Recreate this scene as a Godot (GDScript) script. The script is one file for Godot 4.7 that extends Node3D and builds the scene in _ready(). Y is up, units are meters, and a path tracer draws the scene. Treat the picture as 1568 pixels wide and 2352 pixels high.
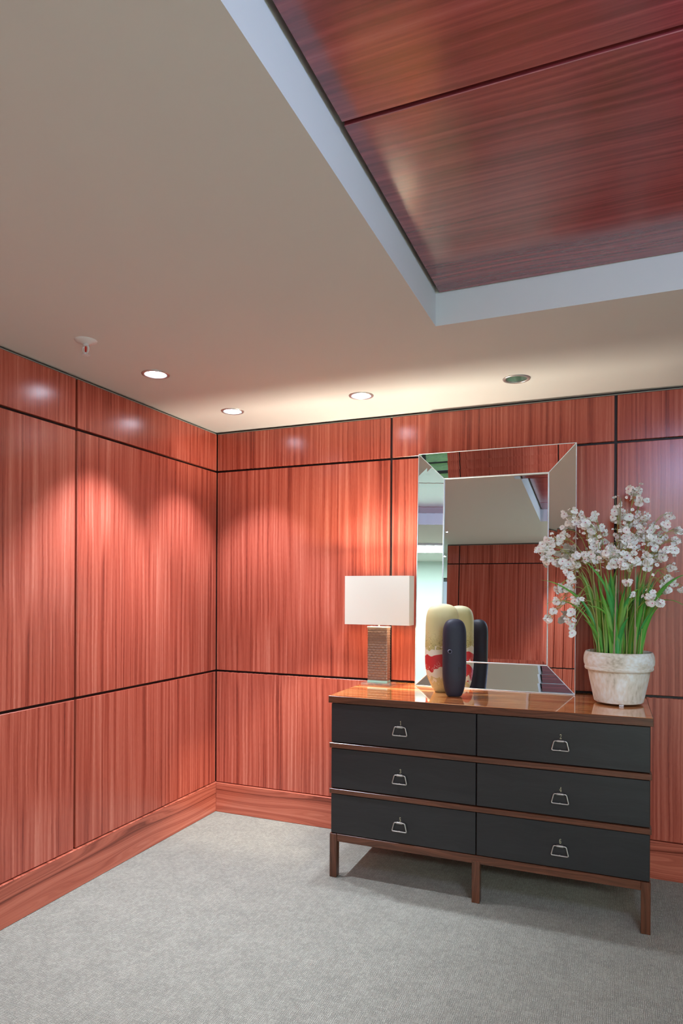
extends Node3D
# A mahogany-panelled alcove: dresser with lamp, vases, mirror and a potted orchid, downlights in a white ceiling with a wood-lined coffer.

const H := 2.45            # ceiling height
const COFFER := 2.575      # underside of the coffer panels
# flower clusters: centre x y z, spread across and up, florets; leaves: four curve points and a width (metres)
const CLUSTERS := "" + \
	"2.056 1.650 0.20 0.042 0.044 11|2.109 1.691 0.22 0.042 0.028 8|2.151 1.732 0.18 0.021 0.020 3|2.179 1.766 0.20 0.016 0.015 2" + \
	"|2.215 1.794 0.28 0.032 0.033 8|2.154 1.808 0.20 0.014 0.017 3|2.253 1.749 0.30 0.034 0.029 8|2.292 1.798 0.26 0.020 0.019 4" + \
	"|2.064 1.593 0.20 0.026 0.020 5|2.152 1.566 0.24 0.032 0.030 6|2.201 1.575 0.27 0.027 0.036 8|2.110 1.572 0.22 0.009 0.013 2" + \
	"|2.182 1.500 0.24 0.021 0.028 6|2.129 1.449 0.22 0.016 0.019 4|2.172 1.449 0.24 0.018 0.017 4|2.129 1.382 0.22 0.021 0.019 4" + \
	"|2.101 1.330 0.20 0.016 0.011 3|2.077 1.294 0.19 0.017 0.009 2|2.216 1.391 0.30 0.020 0.017 4|2.196 1.338 0.30 0.014 0.008 2" + \
	"|2.188 1.292 0.30 0.020 0.010 3|2.187 1.263 0.30 0.011 0.008 2|2.195 1.238 0.30 0.009 0.006 1|2.300 1.697 0.24 0.063 0.059 17" + \
	"|2.286 1.611 0.28 0.063 0.050 14|2.359 1.591 0.33 0.053 0.041 11|2.395 1.811 0.20 0.025 0.052 8|2.467 1.918 0.16 0.032 0.027 8" + \
	"|2.495 1.870 0.16 0.029 0.019 5|2.447 1.784 0.20 0.045 0.042 12|2.507 1.779 0.22 0.033 0.025 5|2.453 1.691 0.26 0.073 0.057 20" + \
	"|2.526 1.686 0.30 0.052 0.048 11|2.415 1.626 0.34 0.061 0.036 11|2.542 1.604 0.34 0.043 0.036 9|2.454 1.556 0.38 0.051 0.028 9" + \
	"|2.523 1.548 0.36 0.030 0.026 5|2.615 1.783 0.30 0.017 0.012 2|2.644 1.705 0.30 0.019 0.014 3|2.599 1.726 0.30 0.019 0.018 4" + \
	"|2.604 1.619 0.36 0.025 0.019 5|2.573 1.585 0.36 0.015 0.014 3|2.632 1.662 0.32 0.015 0.014 3|2.580 1.673 0.30 0.026 0.018 4" + \
	"|2.623 1.539 0.30 0.015 0.016 2|2.600 1.478 0.30 0.015 0.024 4|2.629 1.483 0.32 0.015 0.018 2|2.659 1.446 0.30 0.013 0.008 2" + \
	"|2.594 1.438 0.30 0.013 0.010 3|2.454 1.416 0.40 0.011 0.016 1|2.524 1.416 0.40 0.017 0.017 4|2.534 1.383 0.40 0.010 0.006 2" + \
	"|2.566 1.386 0.40 0.010 0.008 2|2.440 1.473 0.38 0.015 0.010 2"
const LEAVES := "" + \
	"2.332 1.159 0.26 2.332 1.346 0.28 2.166 1.480 0.30 2.045 1.487 0.30 0.009|2.332 1.157 0.24 2.321 1.345 0.24 2.182 1.492 0.24 2.064 1.449 0.24 0.008|2.323 1.159 0.26 2.312 1.304 0.28 2.166 1.449 0.30 2.062 1.359 0.30 0.010|2.319 1.157 0.25 2.314 1.304 0.25 2.224 1.418 0.26 2.091 1.385 0.26 0.009" + \
	"|2.418 1.164 0.28 2.435 1.329 0.32 2.341 1.409 0.35 2.239 1.391 0.36 0.012|2.399 1.164 0.29 2.398 1.288 0.33 2.342 1.379 0.37 2.248 1.363 0.38 0.008|2.437 1.165 0.28 2.416 1.348 0.32 2.341 1.509 0.35 2.227 1.595 0.36 0.014|2.313 1.157 0.25 2.306 1.303 0.25 2.263 1.428 0.26 2.233 1.533 0.26 0.022" + \
	"|2.352 1.160 0.26 2.364 1.306 0.28 2.360 1.449 0.30 2.363 1.535 0.30 0.020|2.332 1.158 0.25 2.332 1.304 0.25 2.350 1.450 0.26 2.397 1.553 0.26 0.022|2.457 1.161 0.23 2.453 1.305 0.21 2.430 1.367 0.20 2.398 1.450 0.20 0.018|2.493 1.166 0.28 2.509 1.309 0.30 2.543 1.489 0.34 2.700 1.518 0.34 0.018" + \
	"|2.484 1.165 0.26 2.510 1.349 0.28 2.563 1.460 0.30 2.696 1.352 0.30 0.014|2.465 1.165 0.28 2.473 1.208 0.30 2.508 1.310 0.34 2.538 1.341 0.34 0.012|2.307 1.159 0.28 2.307 1.264 0.30 2.285 1.310 0.34 2.256 1.322 0.34 0.008|2.361 1.162 0.28 2.370 1.266 0.32 2.416 1.379 0.35 2.479 1.410 0.36 0.016" + \
	"|2.437 1.163 0.26 2.455 1.307 0.28 2.490 1.430 0.30 2.508 1.480 0.30 0.016|2.389 1.163 0.29 2.407 1.308 0.33 2.433 1.449 0.37 2.496 1.445 0.38 0.014|2.484 1.163 0.25 2.493 1.287 0.25 2.511 1.369 0.26 2.547 1.450 0.26 0.018|2.361 1.160 0.26 2.380 1.265 0.28 2.472 1.460 0.30 2.599 1.460 0.30 0.008" + \
	"|2.419 1.159 0.23 2.437 1.284 0.21 2.550 1.450 0.20 2.661 1.441 0.20 0.008|2.312 1.155 0.22 2.302 1.280 0.20 2.291 1.429 0.18 2.284 1.514 0.18 0.020|2.380 1.158 0.23 2.376 1.304 0.23 2.389 1.429 0.22 2.388 1.512 0.22 0.020|2.342 1.160 0.28 2.345 1.265 0.30 2.353 1.388 0.34 2.356 1.479 0.34 0.022" + \
	"|2.332 1.159 0.27 2.326 1.264 0.29 2.315 1.367 0.32 2.299 1.459 0.32 0.022|2.446 1.164 0.28 2.458 1.288 0.30 2.475 1.390 0.34 2.485 1.459 0.34 0.020|2.474 1.165 0.27 2.488 1.268 0.29 2.505 1.350 0.32 2.515 1.420 0.32 0.020|2.409 1.161 0.25 2.421 1.286 0.27 2.436 1.368 0.28 2.454 1.470 0.28 0.018"
var rng := RandomNumberGenerator.new()
var M := {}                # materials
var used_names := {}

# ------------------------------------------------------------------ mesh builder
class MB:
	var v := PackedVector3Array()
	var n := PackedVector3Array()
	var uv := PackedVector2Array()
	var col := PackedColorArray()
	var ix := PackedInt32Array()
	var tint := Color(1, 1, 1)
	var off := Vector2.ZERO
	var swap := false        # turn the texture a quarter

	func planar(p: Vector3, nn: Vector3) -> Vector2:
		var a := nn.abs()
		var r: Vector2
		if a.x >= a.y and a.x >= a.z:
			r = Vector2(p.z, -p.y)
		elif a.y >= a.z:
			r = Vector2(p.x, p.z)
		else:
			r = Vector2(p.x, -p.y)
		if swap:
			r = Vector2(r.y, r.x)
		return r + off

	func tri(a: Vector3, b: Vector3, c: Vector3, out: Vector3) -> void:
		var nn := (b - a).cross(c - a)
		if nn.length_squared() < 1e-18:
			return
		nn = nn.normalized()
		var s := v.size()
		var pts := [a, b, c]
		if nn.dot(out) < 0.0:
			nn = -nn
			pts = [a, c, b]
		for p in pts:
			v.append(p)
			n.append(nn)
			uv.append(planar(p, nn))
			col.append(tint)
		ix.append_array([s, s + 2, s + 1])

	func quad(a: Vector3, b: Vector3, c: Vector3, d: Vector3, out: Vector3) -> void:
		tri(a, b, c, out)
		tri(a, c, d, out)

	func box(lo: Vector3, hi: Vector3, bev := 0.0) -> void:
		var c := (lo + hi) * 0.5
		var h := (hi - lo) * 0.5
		var b: float = minf(bev, minf(h.x, minf(h.y, h.z)) * 0.9)
		for ax in 3:
			for s in [-1.0, 1.0]:
				var u := (ax + 1) % 3
				var w := (ax + 2) % 3
				var pts := []
				for k in [[-1, -1], [1, -1], [1, 1], [-1, 1]]:
					var p := Vector3.ZERO
					p[ax] = s * h[ax]
					p[u] = k[0] * (h[u] - b)
					p[w] = k[1] * (h[w] - b)
					pts.append(c + p)
				var o := Vector3.ZERO
				o[ax] = s
				quad(pts[0], pts[1], pts[2], pts[3], o)
		if b <= 0.0:
			return
		for ax in 3:
			var u := (ax + 1) % 3
			var w := (ax + 2) % 3
			for su in [-1.0, 1.0]:
				for sw in [-1.0, 1.0]:
					var pts := []
					for k in [[-1, 0], [1, 0], [1, 1], [-1, 1]]:
						var p := Vector3.ZERO
						p[ax] = k[0] * (h[ax] - b)
						p[u] = su * (h[u] - (0.0 if k[1] == 0 else b))
						p[w] = sw * (h[w] - (b if k[1] == 0 else 0.0))
						pts.append(c + p)
					var o := Vector3.ZERO
					o[u] = su
					o[w] = sw
					quad(pts[0], pts[1], pts[2], pts[3], o)
		for sx in [-1.0, 1.0]:
			for sy in [-1.0, 1.0]:
				for sz in [-1.0, 1.0]:
					var s := Vector3(sx, sy, sz)
					tri(c + s * Vector3(h.x, h.y - b, h.z - b), c + s * Vector3(h.x - b, h.y, h.z - b), c + s * Vector3(h.x - b, h.y - b, h.z), s)

	# a smooth sheet through rows of points; wrap joins the last column to the first; uvs scale from 0..1
	func sheet(P: Array, wrap: bool, flip: bool, us := 1.0, vs := 1.0) -> void:
		var R := P.size()
		var C: int = P[0].size()
		var N := []
		for i in R:
			var row := PackedVector3Array()
			row.resize(C)
			N.append(row)
		var last := C if wrap else C - 1
		for i in R - 1:
			for j in last:
				var k := (j + 1) % C
				var a: Vector3 = P[i][j]
				var b: Vector3 = P[i][k]
				var c: Vector3 = P[i + 1][k]
				var d: Vector3 = P[i + 1][j]
				var q := (c - a).cross(d - b)
				if flip:
					q = -q
				N[i][j] += q
				N[i][k] += q
				N[i + 1][k] += q
				N[i + 1][j] += q
		var s := v.size()
		var cols := C + (1 if wrap else 0)
		for i in R:
			for j in cols:
				v.append(P[i][j % C])
				var q: Vector3 = N[i][j % C]
				n.append(q.normalized() if q.length_squared() > 1e-24 else Vector3.UP)
				uv.append(Vector2(us * j / float(cols - 1), vs * (1.0 - i / float(R - 1))) + off)
				col.append(tint)
		for i in R - 1:
			for j in cols - 1:
				var a := s + i * cols + j
				var b := a + 1
				var d := a + cols
				var c := d + 1
				if flip:
					ix.append_array([a, b, c, a, c, d])
				else:
					ix.append_array([a, c, b, a, d, c])

	func lathe(prof: Array, seg := 48, at := Vector3.ZERO, sq := Vector2.ONE) -> void:   # prof: Vector2(radius, y), from bottom to top on the outside
		var P := []
		for q in prof:
			var row := PackedVector3Array()
			for k in seg:
				var a := TAU * k / seg
				row.append(at + Vector3(cos(a) * q.x * sq.x, q.y, -sin(a) * q.x * sq.y))
			P.append(row)
		sheet(P, true, false)

	func tube(path: Array, radius: Variant, seg := 8, caps := true) -> void:
		var P := []
		var up := Vector3.UP
		for i in path.size():
			var t: Vector3 = (path[mini(i + 1, path.size() - 1)] - path[maxi(i - 1, 0)]).normalized()
			if absf(t.dot(up)) > 0.95:
				up = Vector3.RIGHT if absf(t.x) < 0.9 else Vector3.BACK
			var x := t.cross(up).normalized()
			var y := x.cross(t).normalized()
			up = y
			var r: float = radius[i] if radius is Array else radius
			var row := PackedVector3Array()
			for k in seg:
				var a := TAU * k / seg
				row.append(path[i] + (x * cos(a) + y * sin(a)) * r)
			P.append(row)
		sheet(P, true, false)
		if caps:
			for e in [0, path.size() - 1]:
				var o: Vector3 = path[e] - path[1 if e == 0 else e - 1]
				for k in seg:
					tri(path[e], P[e][k], P[e][(k + 1) % seg], o)

	func ribbon(path: Array, widths: Array, side: Vector3, fold := 0.25) -> void:   # a strap leaf, folded along its midrib, paler towards the sheath
		var P := []
		var rows := []
		var first := v.size()
		for i in path.size():
			var t: Vector3 = (path[mini(i + 1, path.size() - 1)] - path[maxi(i - 1, 0)]).normalized()
			var x := side - t * side.dot(t)
			x = x.normalized() if x.length() > 0.01 else t.cross(Vector3.UP).normalized()
			var y := t.cross(x).normalized()
			var w: float = widths[i] * 0.5
			rows.append(i / float(path.size() - 1))
			P.append(PackedVector3Array([path[i] - x * w + y * w * fold * 2.0, path[i] - x * w * 0.5 + y * w * fold * 0.8, path[i], path[i] + x * w * 0.5 + y * w * fold * 0.8, path[i] + x * w + y * w * fold * 2.0]))
		sheet(P, false, false)
		for i in rows.size():
			for j in 5:
				col[first + i * 5 + j] = Color(1.0, 1.0, 0.9).lerp(Color(0.62, 0.70, 0.50), smoothstep(0.0, 0.55, rows[i]))

	func mesh() -> ArrayMesh:
		var a := []
		a.resize(Mesh.ARRAY_MAX)
		a[Mesh.ARRAY_VERTEX] = v
		a[Mesh.ARRAY_NORMAL] = n
		a[Mesh.ARRAY_TEX_UV] = uv
		a[Mesh.ARRAY_COLOR] = col
		a[Mesh.ARRAY_INDEX] = ix
		var m := ArrayMesh.new()
		m.add_surface_from_arrays(Mesh.PRIMITIVE_TRIANGLES, a)
		return m

# ------------------------------------------------------------------ scene helpers
func numbered(called: String) -> String:
	var k: int = used_names.get(called, 0)
	used_names[called] = k + 1
	return called if k == 0 else "%s_%03d" % [called, k]

func obj(called: String, b: MB, m: Material, parent: Node3D = self) -> MeshInstance3D:
	return inst(called, b.mesh(), m, parent)

func inst(called: String, mesh: Mesh, m: Material, parent: Node3D = self) -> MeshInstance3D:
	var o := MeshInstance3D.new()
	o.mesh = mesh
	o.material_override = m
	if parent == self:
		o.name = numbered(called)
	else:
		var k := 0
		var nm := called
		while parent.has_node(NodePath(nm)):
			k += 1
			nm = "%s_%03d" % [called, k]
		o.name = nm
	parent.add_child(o, true)
	return o

func thing(called: String, label: String, category: String, at := Vector3.ZERO, turn := 0.0, group := "") -> Node3D:
	var o := Node3D.new()
	o.name = numbered(called)
	add_child(o, true)
	o.position = at
	o.rotation.y = turn
	o.set_meta("label", label)
	o.set_meta("category", category)
	if group:
		o.set_meta("group", group)
	return o

func struct(o: Node3D, label: String, category: String) -> Node3D:
	o.set_meta("kind", "structure")
	o.set_meta("label", label)
	o.set_meta("category", category)
	return o

func mat(c: Color, rough: float, metal := 0.0) -> StandardMaterial3D:
	var m := StandardMaterial3D.new()
	m.albedo_color = c
	m.roughness = rough
	m.metallic = metal
	return m

# ------------------------------------------------------------------ textures
func noise_bytes(w: int, h: int, W: int, Hh: int, freq: float, sd: int, oct := 3) -> PackedByteArray:
	var f := FastNoiseLite.new()
	f.noise_type = FastNoiseLite.TYPE_SIMPLEX_SMOOTH
	f.seed = sd
	f.frequency = freq
	f.fractal_octaves = oct
	var im := f.get_seamless_image(w, h)
	im.convert(Image.FORMAT_L8)
	if w != W or h != Hh:
		im.resize(W, Hh, Image.INTERPOLATE_CUBIC)
	return im.get_data()

func image_from(data: PackedByteArray, w: int, h: int, f: Image.Format) -> ImageTexture:
	var im := Image.create_from_data(w, h, false, f, data)
	im.generate_mipmaps()
	return ImageTexture.create_from_image(im)

# streaks run down the picture (v)
func wood_texture(S: int, stops: Array, sd: int, wav: float, k: Array) -> ImageTexture:
	var a := noise_bytes(S, 40, S, S, 0.012, sd, 2)
	var b := noise_bytes(S, 20, S, S, 0.055, sd + 1, 2)
	var c := noise_bytes(S, 24, S, S, 0.16, sd + 2, 2)
	var d := noise_bytes(S, S / 8, S, S, 0.42, sd + 3, 1)
	var wv := noise_bytes(64, 64, S, S, 0.05, sd + 4, 2)
	var ramp := PackedByteArray()
	for i in 256:
		var t := i / 255.0 * (stops.size() - 1)
		var q: int = mini(int(t), stops.size() - 2)
		var cc: Color = stops[q].lerp(stops[q + 1], t - q)
		ramp.append_array([int(cc.r * 255), int(cc.g * 255), int(cc.b * 255)])
	var out := PackedByteArray()
	out.resize(S * S * 3)
	var k0: float = k[0]
	var k1: float = k[1]
	var k2: float = k[2]
	var k3: float = k[3]
	for y in S:
		var row := y * S
		for x in S:
			var i := row + x
			var j := row + posmod(x + int((wv[i] - 128) * wav), S)
			var t := 128.0 + (a[j] - 128) * k0 + (b[j] - 128) * k1 + (c[j] - 128) * k2 + (d[i] - 128) * k3
			var q := clampi(int(t), 0, 255) * 3
			var o := i * 3
			out[o] = ramp[q]
			out[o + 1] = ramp[q + 1]
			out[o + 2] = ramp[q + 2]
	return image_from(out, S, S, Image.FORMAT_RGB8)

func carpet_textures() -> Array:
	# a loop weave: pairs of short yarns lie across or along in a random basket pattern
	var S := 1024
	var wx := noise_bytes(S, S, S, S, 0.045, 61, 2)
	var wy := noise_bytes(S, S, S, S, 0.045, 62, 2)
	var f := noise_bytes(S, S, S, S, 0.30, 64, 2)
	var low := noise_bytes(128, 128, S, S, 0.03, 65, 2)
	var r := RandomNumberGenerator.new()
	r.seed = 66
	var N := 64
	var way := PackedByteArray()
	var tone := PackedFloat32Array()
	for i in N * N:
		way.append(r.randi_range(0, 1))
		tone.append(r.randf_range(-1.0, 1.0))
	var arch := PackedFloat32Array()
	for i in 8:
		arch.append(pow(sin(PI * (i + 0.5) / 8.0), 0.7))
	var c := PackedByteArray()
	c.resize(S * S * 3)
	var h := PackedByteArray()
	h.resize(S * S)
	for y in S:
		for x in S:
			var i := y * S + x
			var px := posmod(x + ((wx[i] - 128) / 40), S)
			var py := posmod(y + ((wy[i] - 128) / 40), S)
			var cell := (py >> 4) * N + (px >> 4)
			var across := (py & 7) if way[cell] == 0 else (px & 7)
			var along := (px & 15) if way[cell] == 0 else (py & 15)
			var t := arch[across] * (0.72 + 0.28 * sin(PI * (along + 0.5) / 16.0)) + (f[i] - 128) * 0.0045
			t = clampf(t + tone[cell] * 0.12, 0.0, 1.0)
			h[i] = int(t * 255.0)
			var q := 0.66 + 0.34 * t + (low[i] - 128) * 0.0002
			c[i * 3] = clampi(int(q * 230), 0, 255)
			c[i * 3 + 1] = clampi(int(q * 229), 0, 255)
			c[i * 3 + 2] = clampi(int(q * 216), 0, 255)
	return [image_from(c, S, S, Image.FORMAT_RGB8), image_from(h, S, S, Image.FORMAT_L8)]

func blotch_texture(S: int, stops: Array, sd: int, freq: float, k: Array) -> ImageTexture:
	var a := noise_bytes(S, S, S, S, freq, sd, 4)
	var b := noise_bytes(S, S, S, S, freq * 6.0, sd + 1, 3)
	var out := PackedByteArray()
	out.resize(S * S * 3)
	for i in S * S:
		var t := clampf(0.5 + (a[i] - 128) / 255.0 * k[0] + (b[i] - 128) / 255.0 * k[1], 0.0, 0.999) * (stops.size() - 1)
		var q := int(t)
		var cc: Color = stops[q].lerp(stops[mini(q + 1, stops.size() - 1)], t - q)
		out[i * 3] = int(cc.r * 255)
		out[i * 3 + 1] = int(cc.g * 255)
		out[i * 3 + 2] = int(cc.b * 255)
	return image_from(out, S, S, Image.FORMAT_RGB8)

# glaze of the pale vase: v runs from the foot (1) to the top (0)
func glaze_texture() -> ImageTexture:
	var S := 512
	var a := noise_bytes(S, S, S, S, 0.012, 91, 3)
	var b := noise_bytes(S, S, S, S, 0.035, 92, 3)
	var c := noise_bytes(S, S, S, S, 0.05, 93, 4)
	var d := noise_bytes(256, S, S, S, 0.02, 94, 2)
	var out := PackedByteArray()
	out.resize(S * S * 3)
	for y in S:
		for x in S:
			var i := y * S + x
			var t := 1.0 - y / float(S)                      # height share
			var wob := (a[i] - 128) / 128.0 * 0.035
			var tt := t + wob
			var cc := Color(0.80, 0.75, 0.53).lerp(Color(0.86, 0.82, 0.66), smoothstep(0.75, 1.0, t))
			cc = cc.lerp(Color(0.72, 0.66, 0.40), smoothstep(0.62, 0.50, t) * 0.7 * smoothstep(0.40, 0.46, t))
			if t > 0.44 and t < 0.66 and absf(c[i] - 128) < 5 * smoothstep(0.66, 0.48, t) + 1:
				cc = Color(0.42, 0.40, 0.22)                  # fine olive crackle
			if t < 0.28 and absf(c[i] - 120) < 4:
				cc = cc.lerp(Color(0.55, 0.50, 0.28), 0.6)
			if tt < 0.485 and tt > 0.245 + (b[i] - 128) / 128.0 * 0.02:
				cc = Color(0.86, 0.84, 0.76)                  # white band
			if b[i] > 176 and t < 0.52 and t > 0.16:
				cc = Color(0.88, 0.84, 0.74)                  # white drops
			var lo := 0.30 + (a[i] - 128) / 128.0 * 0.06
			var hi := 0.425 + (d[i] - 128) / 128.0 * 0.05
			if t > lo and t < hi and not (absf(b[i] - 112) < 7 and t < lo + 0.07):
				cc = Color(0.74, 0.16, 0.17)                  # red band
			out[i * 3] = int(cc.r * 255)
			out[i * 3 + 1] = int(cc.g * 255)
			out[i * 3 + 2] = int(cc.b * 255)
	return image_from(out, S, S, Image.FORMAT_RGB8)

# ------------------------------------------------------------------ lights
func downlight(at: Vector3, energy: float, label: String) -> void:
	var t := thing("recessed_downlight", label, "downlight", at, 0.0, "round downlights set in the ceiling")
	var ring := MB.new()
	ring.lathe([Vector2(0.0505, 0.006), Vector2(0.0495, -0.001), Vector2(0.052, -0.0045), Vector2(0.058, -0.0055), Vector2(0.0635, -0.004), Vector2(0.0655, -0.0005), Vector2(0.0655, 0.001)], 48)
	obj("trim_ring", ring, M.nickel, t)
	var can := MB.new()
	can.lathe([Vector2(0.0500, 0.004), Vector2(0.0485, 0.02), Vector2(0.044, 0.05), Vector2(0.036, 0.085), Vector2(0.0, 0.088)], 40)
	obj("reflector", can, M.reflector if energy == 0.0 else M.reflector_lit, t)
	if energy == 0.0:
		var bulb := MB.new()
		bulb.lathe([Vector2(0.0, 0.050), Vector2(0.014, 0.052), Vector2(0.022, 0.058), Vector2(0.024, 0.066), Vector2(0.018, 0.086)], 24)
		obj("bulb", bulb, mat(Color(0.75, 0.80, 0.77), 0.2), t)
		return
	var lens := MB.new()
	lens.lathe([Vector2(0.0, 0.0055), Vector2(0.030, 0.006), Vector2(0.046, 0.010)], 40)
	obj("lens_bulb", lens, M.lens, t)
	var s := SpotLight3D.new()
	s.name = "beam"
	t.add_child(s)
	s.position = Vector3(0, -0.008, 0)
	s.rotation.x = -PI / 2
	s.spot_angle = 41.5
	s.spot_angle_attenuation = 0.62
	s.spot_range = 12.0
	s.spot_attenuation = 2.0
	s.light_size = 0.03
	s.light_color = Color(0.87, 0.92, 1.0)
	s.light_energy = energy
	s.shadow_enabled = true

func ceiling_panel(at: Vector3, w: float, d: float, energy: float, label: String) -> void:
	var t := thing("ceiling_light", label, "ceiling light", at, 0.0, "flat light panels in the ceiling of the hall")
	var fr := MB.new()
	fr.box(Vector3(-w / 2 - 0.02, -0.025, -d / 2 - 0.02), Vector3(w / 2 + 0.02, 0.0, -d / 2), 0.003)
	fr.box(Vector3(-w / 2 - 0.02, -0.025, d / 2), Vector3(w / 2 + 0.02, 0.0, d / 2 + 0.02), 0.003)
	fr.box(Vector3(-w / 2 - 0.02, -0.025, -d / 2), Vector3(-w / 2, 0.0, d / 2), 0.003)
	fr.box(Vector3(w / 2, -0.025, -d / 2), Vector3(w / 2 + 0.02, 0.0, d / 2), 0.003)
	obj("frame", fr, M.white_metal, t)
	var df := MB.new()
	df.box(Vector3(-w / 2, -0.020, -d / 2), Vector3(w / 2, -0.008, d / 2), 0.002)
	obj("diffuser_panel", df, M.panel_glow, t)
	var a := AreaLight3D.new()
	a.name = "glow"
	t.add_child(a)
	a.position = Vector3(0, -0.03, 0)
	a.rotation.x = -PI / 2
	a.area_size = Vector2(w, d)
	a.light_color = Color(0.92, 0.98, 1.0)
	a.light_energy = energy
	a.area_range = 20.0
	a.shadow_enabled = true

func _ready() -> void:
	rng.seed = 4711
	# ---------- camera
	var cam := Camera3D.new()
	cam.name = "camera"
	add_child(cam)
	cam.projection = Camera3D.PROJECTION_FRUSTUM
	cam.near = 0.05
	cam.far = 60.0
	cam.keep_aspect = Camera3D.KEEP_HEIGHT
	cam.size = 0.05 * 2352.0 / 1510.0
	cam.frustum_offset = Vector2(0.0, 0.05 * 180.65 / 1510.0)
	cam.position = Vector3(2.3641, 1.4294, 3.6351)
	cam.basis = Basis(Vector3.UP, 0.3886) * Basis(Vector3.BACK, 0.005)
	cam.current = true
	# ---------- sky and exposure
	var env := Environment.new()
	env.background_mode = Environment.BG_SKY
	var sky := Sky.new()
	var ps := ProceduralSkyMaterial.new()
	ps.sky_top_color = Color(0.55, 0.68, 0.88)
	ps.sky_horizon_color = Color(0.82, 0.87, 0.92)
	ps.ground_bottom_color = Color(0.35, 0.38, 0.30)
	ps.ground_horizon_color = Color(0.6, 0.64, 0.6)
	ps.sun_angle_max = 0.0
	sky.sky_material = ps
	env.sky = sky
	env.background_energy_multiplier = 1.0
	env.tonemap_mode = Environment.TONE_MAPPER_LINEAR
	env.tonemap_exposure = 1.0
	env.sdfgi_enabled = true
	env.ssao_enabled = true
	env.ssil_enabled = true
	var we := WorldEnvironment.new()
	we.name = "surroundings"
	we.environment = env
	add_child(we)
	make_materials()
	# ---------- room lights
	ceiling_panel(Vector3(2.75, H, 5.05), 1.20, 0.60, 9.0, "flat light panel of the hall right behind the panelled partition")
	ceiling_panel(Vector3(4.30, H, 5.20), 1.20, 0.60, 8.0, "flat light panel of the hall at the white side wall")
	ceiling_panel(Vector3(-0.55, H, 5.40), 0.60, 0.60, 4.0, "square flat light panel of the hall near the window")
	build_pendant()
	downlight(Vector3(0.366, H, 1.090), 4.2, "lit downlight at the left wall, nearest to the fire sprinkler")
	downlight(Vector3(0.364, H, 0.402), 3.0, "lit downlight in the corner where the two panelled walls meet")
	downlight(Vector3(1.152, H, 0.416), 2.4, "lit downlight above the table lamp")
	downlight(Vector3(0.366, H, 2.470), 2.4, "lit downlight along the left wall, the next one beyond the fire sprinkler")
	downlight(Vector3(0.366, H, 3.850), 4.0, "lit downlight along the left wall, the one farthest from the panelled corner")
	downlight(Vector3(2.180, H, 4.350), 5.0, "lit downlight over the right end of the partition opposite the dresser")
	downlight(Vector3(1.941, H, 0.400), 0.0, "unlit downlight above the mirror with a bare reflector")
	# ---------- setting
	build_floor()
	build_ceiling()
	build_walls()
	build_hall()
	# ---------- things
	build_dresser()
	build_mirror()
	build_lamp()
	build_vases()
	build_orchid()
	build_sprinkler()

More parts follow.
